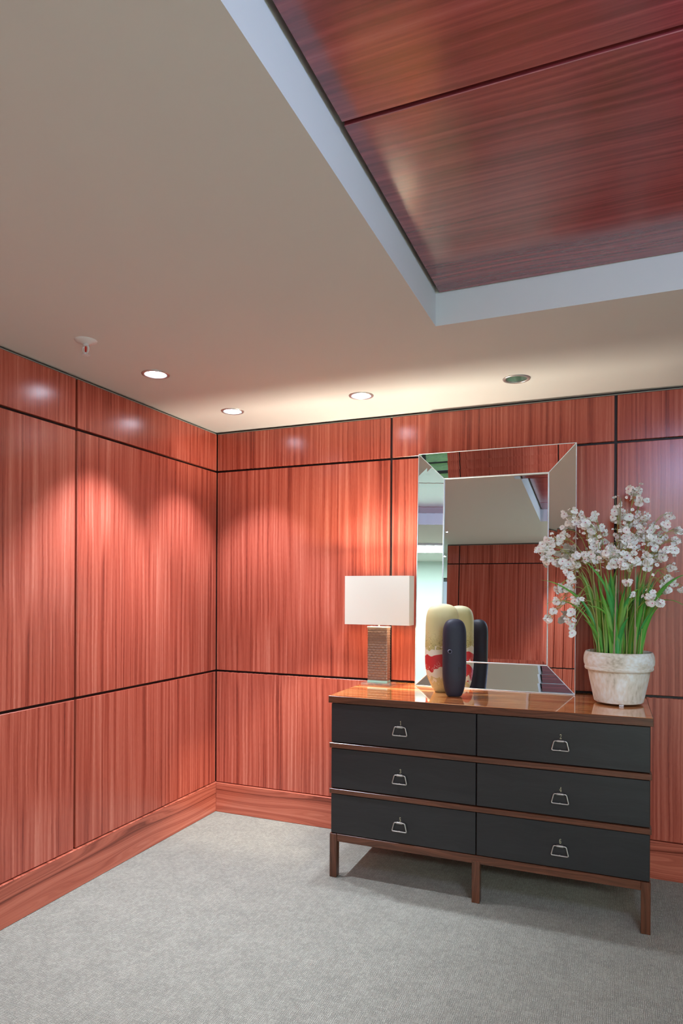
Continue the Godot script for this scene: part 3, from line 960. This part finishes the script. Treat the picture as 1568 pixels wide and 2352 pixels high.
# ------------------------------------------------------------------ lamp
func build_lamp() -> void:
	var t := thing("table_lamp", "table lamp with a white rectangular shade on a bronze scale-textured column", "lamp", Vector3(1.163, 0.9055, 0.143))
	var clear := mat(Color(0.80, 0.95, 0.90, 0.10), 0.02)
	clear.transparency = BaseMaterial3D.TRANSPARENCY_ALPHA
	var b := MB.new()
	b.box(Vector3(-0.088, 0.0, -0.060), Vector3(0.084, 0.011, 0.056), 0.002)
	obj("base_plate", b, clear, t)
	b = MB.new()
	b.box(Vector3(-0.0585, 0.0112, -0.029), Vector3(0.0585, 0.0245, 0.029), 0.002)
	obj("base_block", b, mat(Color(0.62, 0.78, 0.70), 0.08), t)
	# column: a rounded box whose four faces carry overlapping scales in relief
	var P := []
	var hx := 0.0565
	var hz := 0.0265
	var y0 := 0.025
	var y1 := 0.318
	var per := []
	var nx := 50
	var nz := 24
	for i in nx:
		per.append([Vector2(-hx + 2 * hx * i / nx, hz), Vector2(0, 1)])
	for i in nz:
		per.append([Vector2(hx, hz - 2 * hz * i / nz), Vector2(1, 0)])
	for i in nx:
		per.append([Vector2(hx - 2 * hx * i / nx, -hz), Vector2(0, -1)])
	for i in nz:
		per.append([Vector2(-hx, -hz + 2 * hz * i / nz), Vector2(-1, 0)])
	var rows := 20.5
	var R := 246
	for r in R + 1:
		var y := y0 + (y1 - y0) * r / R
		var line := PackedVector3Array()
		for e in per:
			var p: Vector2 = e[0]
			var nn: Vector2 = e[1]
			var u: float = (p.x if absf(nn.y) > 0.5 else p.y) / 0.0226 + 0.5
			var vv: float = (y1 - y) / (y1 - y0) * rows
			var dd := 0.0
			if vv > 0.8:
				var k := floori(vv)
				# the lower rim of a scale is an arc; above the rim it swells out, below it the next scale starts deep
				var uu := fposmod(u + (0.5 if posmod(k, 2) == 1 else 0.0), 1.0) - 0.5
				var rim := 0.55 + 0.45 * sqrt(maxf(0.0, 1.0 - 4.0 * uu * uu))
				var f := vv - k
				dd = f / rim if f < rim else (f - rim) / 1.6 * 0.6
				dd *= 0.0036 * (1.0 - 1.1 * uu * uu)
			else:
				dd = 0.003
			line.append(Vector3(p.x + nn.x * dd, y, p.y + nn.y * dd))
		P.append(line)
	b = MB.new()
	b.sheet(P, true, false)
	obj("column", b, mat(Color(0.56, 0.46, 0.39), 0.34, 0.35), t)
	b = MB.new()
	b.box(Vector3(-0.0605, 0.3182, -0.0305), Vector3(0.0605, 0.3235, 0.0305), 0.001)
	obj("cap", b, mat(Color(0.80, 0.78, 0.72), 0.3, 0.5), t)
	b = MB.new()
	b.tube([Vector3(0, 0.323, 0), Vector3(0, 0.405, 0)], 0.0045, 12)
	obj("rod", b, M.steel, t)
	b = MB.new()
	b.tube([Vector3(0, 0.400, 0), Vector3(0, 0.445, 0)], 0.014, 16)
	obj("bulb_holder", b, M.steel, t)
	# shade: four fabric sides with thickness, open above and below, on a wire cross
	var sx := 0.1885
	var sz := 0.047
	var s0 := 0.335
	var s1 := 0.607
	var th := 0.002
	var cloth := mat(Color(0.93, 0.90, 0.83), 0.8)
	cloth.backlight_enabled = true
	cloth.backlight = Color(0.0210, 0.0237, 0.0262)
	b = MB.new()
	b.box(Vector3(-sx, s0, sz - th), Vector3(sx, s1, sz))
	b.box(Vector3(-sx, s0, -sz), Vector3(sx, s1, -sz + th))
	b.box(Vector3(-sx, s0, -sz + th), Vector3(-sx + th, s1, sz - th))
	b.box(Vector3(sx - th, s0, -sz + th), Vector3(sx, s1, sz - th))
	var sh := obj("lamp_shade", b, cloth, t)
	for y in [s0 + 0.004, s1 - 0.012]:
		b = MB.new()
		b.tube([Vector3(-sx + 0.002, y, 0), Vector3(sx - 0.002, y, 0)], 0.0016, 6)
		b.tube([Vector3(0, y, -sz + 0.002), Vector3(0, y, sz - 0.002)], 0.0016, 6)
		obj("wire_cross", b, M.steel, sh)
	b = MB.new()
	b.lathe([Vector2(0.0, 0.445), Vector2(0.012, 0.448), Vector2(0.014, 0.465), Vector2(0.024, 0.490), Vector2(0.026, 0.508), Vector2(0.020, 0.526), Vector2(0.0, 0.534)], 24)
	var gl := mat(Color(1, 0.95, 0.85), 0.4)
	gl.emission_enabled = true
	gl.emission = Color(1.0, 0.90, 0.72)
	gl.emission_energy_multiplier = 6.0
	obj("bulb", b, gl, t)
	var o := OmniLight3D.new()
	o.name = "glow"
	t.add_child(o)
	o.position = Vector3(0, 0.490, 0)
	o.light_size = 0.024
	o.light_color = Color(1.0, 0.965, 0.90)
	o.light_energy = 1.8
	o.omni_range = 8.0
	o.omni_attenuation = 2.0
	o.shadow_enabled = true

# ------------------------------------------------------------------ vases
func capsule_rows(prof: Array, depth: float, seg: int) -> Array:
	var P := []
	for q in prof:
		var row := PackedVector3Array()
		for k in seg:
			var a := TAU * k / seg
			# a rounded, slightly squared outline
			var ca := cos(a)
			var sa := sin(a)
			var e := 0.84
			row.append(Vector3(signf(ca) * pow(absf(ca), e) * q.x, q.y, -signf(sa) * pow(absf(sa), e) * q.x * depth))
		P.append(row)
	return P

func smooth_profile(pts: Array, n: int) -> Array:
	var c := Curve2D.new()
	for i in pts.size():
		var p: Vector2 = pts[i]
		var tang := Vector2.ZERO
		if i > 0 and i < pts.size() - 1:
			tang = (pts[i + 1] - pts[i - 1]) * 0.18
		c.add_point(p, -tang, tang)
	c.bake_interval = 0.002
	var out := []
	for i in n + 1:
		out.append(c.sample_baked(c.get_baked_length() * i / n, true))
	return out

func build_vases() -> void:
	var t := thing("vase", "tall pale yellow rounded vase with a red and white glazed band", "vase", Vector3(1.553, 0.9055, 0.262), 0.30)
	var prof := smooth_profile([Vector2(0.0, 0.002), Vector2(0.036, 0.0), Vector2(0.050, 0.018), Vector2(0.066, 0.05), Vector2(0.081, 0.09), Vector2(0.0885, 0.14), Vector2(0.0900, 0.20), Vector2(0.0885, 0.30), Vector2(0.0870, 0.36), Vector2(0.0830, 0.40), Vector2(0.071, 0.432), Vector2(0.048, 0.450), Vector2(0.022, 0.457), Vector2(0.0, 0.4585)], 60)
	var b := MB.new()
	b.sheet(capsule_rows(prof, 0.62, 64), true, false)
	var gm := mat(Color(1, 1, 1), 0.55)
	gm.albedo_texture = glaze_texture()
	obj("body", b, gm, t)
	var m := MB.new()
	m.lathe([Vector2(0.006, 0.0), Vector2(0.0115, 0.0), Vector2(0.0125, 0.006), Vector2(0.010, 0.009), Vector2(0.007, 0.008), Vector2(0.006, 0.001)], 24)
	var mo := obj("mouth", m, gm, t)
	mo.rotation.x = -PI / 2
	mo.position = Vector3(0.03, 0.31, -0.048)
	t = thing("vase", "slender dark navy matte vase with a small round spout on its face", "vase", Vector3(1.6435, 0.9055, 0.385), 0.36)
	prof = smooth_profile([Vector2(0.0, 0.003), Vector2(0.028, 0.001), Vector2(0.0355, 0.003), Vector2(0.046, 0.026), Vector2(0.0535, 0.060), Vector2(0.0580, 0.10), Vector2(0.0590, 0.16), Vector2(0.0590, 0.25), Vector2(0.0580, 0.315), Vector2(0.0525, 0.350), Vector2(0.040, 0.373), Vector2(0.020, 0.3845), Vector2(0.0, 0.3860)], 60)
	b = MB.new()
	b.sheet(capsule_rows(prof, 0.70, 56), true, false)
	obj("body", b, mat(Color(0.125, 0.125, 0.185), 0.58), t)
	m = MB.new()
	m.lathe([Vector2(0.0110, -0.012), Vector2(0.0112, 0.004), Vector2(0.0100, 0.0085), Vector2(0.0078, 0.0095), Vector2(0.0062, 0.0075)], 28)
	mo = obj("spout", m, mat(Color(0.36, 0.35, 0.42), 0.4), t)
	mo.rotation.x = PI / 2
	mo.position = Vector3(-0.028, 0.226, 0.0350)
	m = MB.new()
	m.lathe([Vector2(0.0072, 0.0070), Vector2(0.004, 0.0055), Vector2(0.0, 0.005)], 24)
	var ho := obj("spout_hole", m, mat(Color(0.01, 0.01, 0.012), 0.8), t)
	ho.rotation.x = PI / 2
	ho.position = mo.position
	m = MB.new()                                                       # the small mark scratched into the glaze
	m.box(Vector3(-0.0075, 0.0155, -0.0008), Vector3(0.0075, 0.0180, 0.0006))
	m.box(Vector3(-0.0050, -0.009, -0.0008), Vector3(-0.0030, 0.0155, 0.0006))
	m.box(Vector3(0.0030, 0.004, -0.0008), Vector3(0.0048, 0.0155, 0.0006))
	var mk := obj("mark", m, mat(Color(0.05, 0.05, 0.06), 0.6), t)
	mk.position = Vector3(0.020, 0.130, 0.0407)
	mk.rotation.y = 0.10

# ------------------------------------------------------------------ orchid
func bez(a: Vector3, b: Vector3, c: Vector3, d: Vector3, n: int) -> Array:
	var out := []
	for i in n + 1:
		out.append(a.bezier_interpolate(b, c, d, i / float(n)))
	return out

# one floret facing +z: a broad two-lobed lip below, round petals and narrow sepals above, a pink heart
func floret(kind: int) -> ArrayMesh:
	var b := MB.new()
	var r := RandomNumberGenerator.new()
	r.seed = 900 + kind
	var white := Color(0.97, 0.97, 0.94)
	var cream := Color(0.88, 0.89, 0.78)
	var pink: Color = [Color(0.62, 0.10, 0.20), Color(0.45, 0.10, 0.12), Color(0.70, 0.22, 0.32), Color(0.55, 0.45, 0.30)][kind % 4]
	var s: float = [1.0, 0.92, 1.08, 0.72][kind % 4]
	var petals := [[-0.75, 0.0165, 0.0175, 0.0], [-2.39, 0.0165, 0.0175, 0.0], [0.40, 0.0130, 0.0115, 0.3], [2.74, 0.0130, 0.0115, 0.3], [1.57, 0.0115, 0.0085, 0.45]]
	if kind % 4 < 3:
		petals.append([-1.57, 0.0150, 0.0150, -0.15])
	for p in petals:
		var a: float = p[0] + r.randf_range(-0.15, 0.15)
		var L: float = p[1] * s * r.randf_range(0.9, 1.1)
		var w: float = p[2] * s
		var dir := Vector3(cos(a), sin(a), 0)
		var side := Vector3(-sin(a), cos(a), 0)
		var P := []
		for i in 5:
			var f: float = [0.0, 0.30, 0.62, 0.88, 1.0][i]
			var wid: float = w * [0.30, 0.78, 1.0, 0.92, 0.42][i]
			var curl: float = 0.004 * f * f * (1.0 if p[3] > 0 else -0.7) + r.randf_range(-0.0008, 0.0008)
			P.append(PackedVector3Array([dir * L * f - side * wid * 0.5 + Vector3(0, 0, curl + wid * 0.12), dir * L * (f + 0.04 * f) + Vector3(0, 0, curl + 0.001), dir * L * f + side * wid * 0.5 + Vector3(0, 0, curl + wid * 0.12)]))
		b.tint = white if p[2] > 0.009 else cream
		b.sheet(P, false, true)
	b.tint = pink
	var P2 := []
	for i in 4:
		var row := PackedVector3Array()
		for k in 6:
			var an := TAU * k / 6
			var rr: float = [0.0022, 0.0026, 0.0018, 0.0003][i] * s
			row.append(Vector3(cos(an) * rr, sin(an) * rr * 0.8 - 0.0015, 0.0005 + i * 0.0016))
		P2.append(row)
	b.sheet(P2, true, false)
	return b.mesh()

func build_orchid() -> void:
	var t := thing("potted_orchid", "white flowering orchid with strap leaves in a weathered pale terracotta pot", "potted plant", Vector3(2.400, 0.9055, 0.266))
	var pot_mat := mat(Color(1, 1, 1), 0.85)
	pot_mat.albedo_texture = blotch_texture(512, [Color(0.74, 0.70, 0.61), Color(0.84, 0.81, 0.74), Color(0.89, 0.86, 0.80), Color(0.91, 0.91, 0.88), Color(0.95, 0.95, 0.93)], 41, 0.012, [1.0, 0.7])
	pot_mat.uv1_scale = Vector3(1.0, 0.5, 1)
	var b := MB.new()
	b.lathe([Vector2(0.0, 0.007), Vector2(0.103, 0.007), Vector2(0.1085, 0.011), Vector2(0.113, 0.03), Vector2(0.122, 0.07), Vector2(0.130, 0.105), Vector2(0.1355, 0.135), Vector2(0.1370, 0.1435),
		Vector2(0.1475, 0.1455), Vector2(0.1510, 0.1500), Vector2(0.1515, 0.1570), Vector2(0.1500, 0.1600), Vector2(0.1505, 0.1630), Vector2(0.1545, 0.1720), Vector2(0.1560, 0.1850), Vector2(0.1550, 0.2020), Vector2(0.1515, 0.2150), Vector2(0.1470, 0.2230), Vector2(0.1425, 0.2245),
		Vector2(0.1385, 0.2220), Vector2(0.1360, 0.2100), Vector2(0.1340, 0.1900), Vector2(0.10, 0.186)], 72)
	obj("pot", b, pot_mat, t).scale.y = 1.09
	for a in [1.45, 3.6, 5.6]:
		var f := MB.new()
		var c := Vector3(cos(a) * 0.094, 0, sin(a) * 0.094)
		f.box(c + Vector3(-0.010, 0, -0.010), c + Vector3(0.010, 0.0072, 0.010), 0.001)
		obj("foot_pad", f, M.white_metal, t)
	b = MB.new()
	var P := []
	for i in 8:
		var row := PackedVector3Array()
		for k in 32:
			var a := TAU * k / 32
			var r := 0.1345 * (1.0 - i / 7.0)
			row.append(Vector3(cos(a) * r, 0.206 + 0.010 * (i / 7.0) + rng.randf_range(-0.004, 0.004), -sin(a) * r))
		P.append(row)
	b.sheet(P, true, false)
	obj("soil", b, mat(Color(0.23, 0.19, 0.15), 0.95), t)
	b = MB.new()                                                       # dry moss threads on the soil
	for i in 70:
		var a := rng.randf() * TAU
		var r := sqrt(rng.randf()) * 0.125
		var c := Vector3(cos(a) * r, 0.205, sin(a) * r)
		var e := c + Vector3(rng.randf_range(-0.03, 0.03), rng.randf_range(0.004, 0.022), rng.randf_range(-0.03, 0.03))
		b.tube(bez(c, c + Vector3(0, 0.015, 0), e + Vector3(0, 0.012, 0), e, 4), 0.0008, 4, false)
	b.tube(bez(Vector3(-0.105, 0.21, 0.05), Vector3(-0.115, 0.25, 0.06), Vector3(-0.135, 0.24, 0.06), Vector3(-0.118, 0.262, 0.07), 8), 0.0012, 5, false)
	var moss := obj("moss", b, mat(Color(0.45, 0.42, 0.32), 0.9), t)
	moss.set_meta("kind", "stuff")
	# leaves
	var greens := []
	for c in [Color(0.50, 0.76, 0.30), Color(0.40, 0.72, 0.29), Color(0.60, 0.80, 0.42), Color(0.30, 0.71, 0.38), Color(0.54, 0.70, 0.27)]:
		var m := mat(c, 0.42)
		m.vertex_color_use_as_albedo = true
		m.backlight_enabled = true
		m.backlight = Color(0.35, 0.35, 0.35)
		greens.append(m)
	var org := Vector3(2.400, 0.9055, 0.266)
	var gi := 0
	for line in LEAVES.split("|"):
		var f := line.strip_edges().split_floats(" ")
		var p0 := Vector3(f[0], f[1], f[2]) - org
		var p1 := Vector3(f[3], f[4], f[5]) - org
		var p2 := Vector3(f[6], f[7], f[8]) - org
		var p3 := Vector3(f[9], f[10], f[11]) - org
		p0.y = 0.200
		p0.z = p0.z + rng.randf_range(-0.03, 0.02)
		leaf(t, p0, p1, p2, p3, f[12], greens[gi % 5])
		gi += 1
	for clump in [Vector3(-0.068, 0.2, 0.03), Vector3(-0.035, 0.2, -0.03), Vector3(0.0, 0.2, 0.05), Vector3(0.045, 0.2, 0.02), Vector3(0.075, 0.2, 0.035), Vector3(0.06, 0.2, -0.04), Vector3(-0.02, 0.2, 0.07)]:
		for i in 8:
			var p0: Vector3 = clump + Vector3(rng.randf_range(-0.016, 0.016), 0, rng.randf_range(-0.016, 0.016))
			var lean := Vector3(clump.x * 0.9 + rng.randf_range(-0.07, 0.07), 0, clump.z * 0.4 + rng.randf_range(-0.03, 0.05))
			var hgt := rng.randf_range(0.16, 0.43)
			var p3 := p0 + lean + Vector3(0, hgt, 0)
			leaf(t, p0, p0 + Vector3(0, hgt * 0.4, 0), p0 + lean * 0.4 + Vector3(0, hgt * 0.8, 0), p3, rng.randf_range(0.014, 0.024), greens[rng.randi_range(0, 4)])
	# bamboo stakes
	var cane := mat(Color(0.60, 0.55, 0.42), 0.6)
	for s in [[Vector3(-0.093, 0.19, 0.02), Vector3(-0.116, 0.648, 0.01)], [Vector3(-0.022, 0.19, 0.115), Vector3(-0.012, 0.60, 0.09)], [Vector3(-0.007, 0.19, 0.0), Vector3(0.004, 0.967, 0.0)], [Vector3(0.066, 0.19, 0.105), Vector3(0.069, 0.65, 0.07)], [Vector3(0.026, 0.19, -0.03), Vector3(0.039, 0.61, -0.03)]]:
		var m := MB.new()
		var path := []
		var rad := []
		for i in 25:
			path.append(s[0].lerp(s[1], i / 24.0))
			rad.append(0.0044 if i % 6 == 3 else 0.0034)
		m.tube(path, rad, 10)
		obj("stake", m, cane, t)
	# sprays: one stem for each cluster, florets round its end
	var fl := mat(Color(1, 1, 1), 0.6)
	fl.vertex_color_use_as_albedo = true
	fl.backlight_enabled = true
	fl.backlight = Color(0.40, 0.40, 0.38)
	var stem_mat := mat(Color(0.62, 0.66, 0.34), 0.5)
	var kinds := []
	for k in 8:
		kinds.append(floret(k))
	var small := SurfaceTool.new()
	small.begin(Mesh.PRIMITIVE_TRIANGLES)
	for line in CLUSTERS.split("|"):
		var f := line.strip_edges().split_floats(" ")
		var c := Vector3(f[0], f[1], f[2]) - org
		var n := int(f[5])
		var base := Vector3(clampf(c.x * 0.35, -0.085, 0.085) + rng.randf_range(-0.02, 0.02), 0.200, rng.randf_range(-0.04, 0.06))
		var far := absf(c.x) > 0.13
		var low := c.y < 0.62
		var p1 := Vector3(base.x + c.x * 0.12, maxf(c.y * 0.85, 0.52), base.z)
		var p2 := Vector3(c.x * (0.62 if far else 0.9), c.y + (0.16 if low and far else 0.03 if far else -0.06), c.z)
		var path := bez(base, p1, p2, c, 20)
		var st := MB.new()
		var rad := []
		for i in 21:
			rad.append(lerpf(0.0026, 0.0009, i / 20.0))
		st.tube(path, rad, 6)
		for i in n:
			var o := Vector3(rng.randf_range(-1, 1), rng.randf_range(-1, 1), rng.randf_range(-1, 1))
			while o.length() > 1.0 or (i > 0 and o.length() < 0.35):
				o = Vector3(rng.randf_range(-1, 1), rng.randf_range(-1, 1), rng.randf_range(-1, 1))
			var p := c + Vector3(o.x * f[3] * 1.05, o.y * f[4] * 1.05, o.z * 0.045)
			var q: Vector3 = path[rng.randi_range(15, 20)]
			if q.distance_to(p) > 0.09:
				q = path[20]
			st.tube(bez(q, q.lerp(p, 0.4) + Vector3(0, 0.008, 0), p + Vector3(0, 0.006, -0.006), p + Vector3(0, 0, -0.001), 4), 0.0006, 4, false)
			var face := (Vector3(o.x * 0.7 + 0.05, o.y * 0.35 - 0.05, 0.9) + Vector3(rng.randf_range(-0.7, 0.7), rng.randf_range(-0.5, 0.5), rng.randf_range(-0.5, 0.3))).normalized()
			var fo := inst("flower", kinds[rng.randi_range(0, 7)], fl, t)
			fo.transform = Transform3D(Basis.looking_at(-face, Vector3.UP) * Basis(Vector3.BACK, rng.randf_range(-0.5, 0.5)), p)
			fo.scale = Vector3.ONE * rng.randf_range(1.0, 1.38)
		for i in int(n * 1.7):
			var o := Vector3(rng.randfn(0, 0.62), rng.randfn(0, 0.62), rng.randfn(0, 0.62)).limit_length(1.35)
			var p := c + Vector3(o.x * f[3] * 1.2, o.y * f[4] * 1.2, o.z * 0.055)
			var q: Vector3 = path[rng.randi_range(14, 20)]
			st.tube(bez(q, q.lerp(p, 0.4) + Vector3(0, 0.008, 0), p + Vector3(0, 0.005, -0.004), p, 4), 0.0006, 4, false)
			var face := (Vector3(o.x * 0.5, o.y * 0.4, 0.8) + Vector3(rng.randf_range(-1, 1), rng.randf_range(-1, 1), rng.randf_range(-0.8, 0.4))).normalized()
			var bs := Basis.looking_at(-face, Vector3(0.1, 1, 0.05)) * Basis(Vector3.BACK, rng.randf_range(-0.8, 0.8))
			small.append_from(kinds[rng.randi_range(0, 7)], 0, Transform3D(bs.scaled_local(Vector3.ONE * rng.randf_range(0.45, 0.95)), p))
		obj("stem", st, stem_mat, t)
	var sm := inst("small_flowers", small.commit(), fl, t)
	sm.set_meta("kind", "stuff")

func leaf(t: Node3D, p0: Vector3, p1: Vector3, p2: Vector3, p3: Vector3, w: float, m: Material) -> void:
	var b := MB.new()
	var path := bez(p0, p1, p2, p3, 16)
	var wid := []
	for i in 17:
		var f := i / 16.0
		wid.append(w * (0.75 + 0.25 * sin(f * PI)) * clampf((1.0 - f) * 3.2, 0.03, 1.0))
	b.ribbon(path, wid, Vector3(0.95, 0.0, rng.randf_range(-0.5, 0.5)), 0.22)
	obj("leaf", b, m, t)

# ------------------------------------------------------------------ sprinkler
func build_sprinkler() -> void:
	var t := thing("fire_sprinkler", "small white fire sprinkler with a red glass bulb hanging from the ceiling", "sprinkler", Vector3(0.368, H, 1.539))
	var b := MB.new()
	b.lathe([Vector2(0.012, -0.016), Vector2(0.020, -0.013), Vector2(0.034, -0.009), Vector2(0.043, -0.004), Vector2(0.045, 0.0)], 40)
	obj("escutcheon", b, M.white, t)
	b = MB.new()
	b.lathe([Vector2(0.0, -0.024), Vector2(0.010, -0.024), Vector2(0.012, -0.020), Vector2(0.012, -0.010)], 20)
	for s in [-1.0, 1.0]:
		b.tube([Vector3(0.008 * s, -0.020, 0), Vector3(0.0145 * s, -0.030, 0), Vector3(0.0145 * s, -0.042, 0), Vector3(0.005 * s, -0.054, 0)], 0.0032, 8)
	b.lathe([Vector2(0.0, -0.058), Vector2(0.006, -0.057), Vector2(0.006, -0.050), Vector2(0.0, -0.049)], 16)
	obj("frame", b, M.white, t)
	b = MB.new()
	b.tube([Vector3(0, -0.024, 0), Vector3(0, -0.030, 0), Vector3(0, -0.044, 0), Vector3(0, -0.050, 0)], [0.002, 0.0036, 0.0036, 0.002], 12)
	obj("glass_vial", b, mat(Color(0.75, 0.12, 0.08), 0.15), t)
	b = MB.new()
	b.lathe([Vector2(0.0, -0.0615), Vector2(0.016, -0.0605), Vector2(0.0165, -0.0590), Vector2(0.0, -0.0585)], 24)
	for k in 10:
		var a := TAU * k / 10
		b.box(Vector3(cos(a) * 0.0165 - 0.002, -0.0608, sin(a) * 0.0165 - 0.002), Vector3(cos(a) * 0.0165 + 0.002, -0.0590, sin(a) * 0.0165 + 0.002))
	obj("deflector", b, M.white, t)
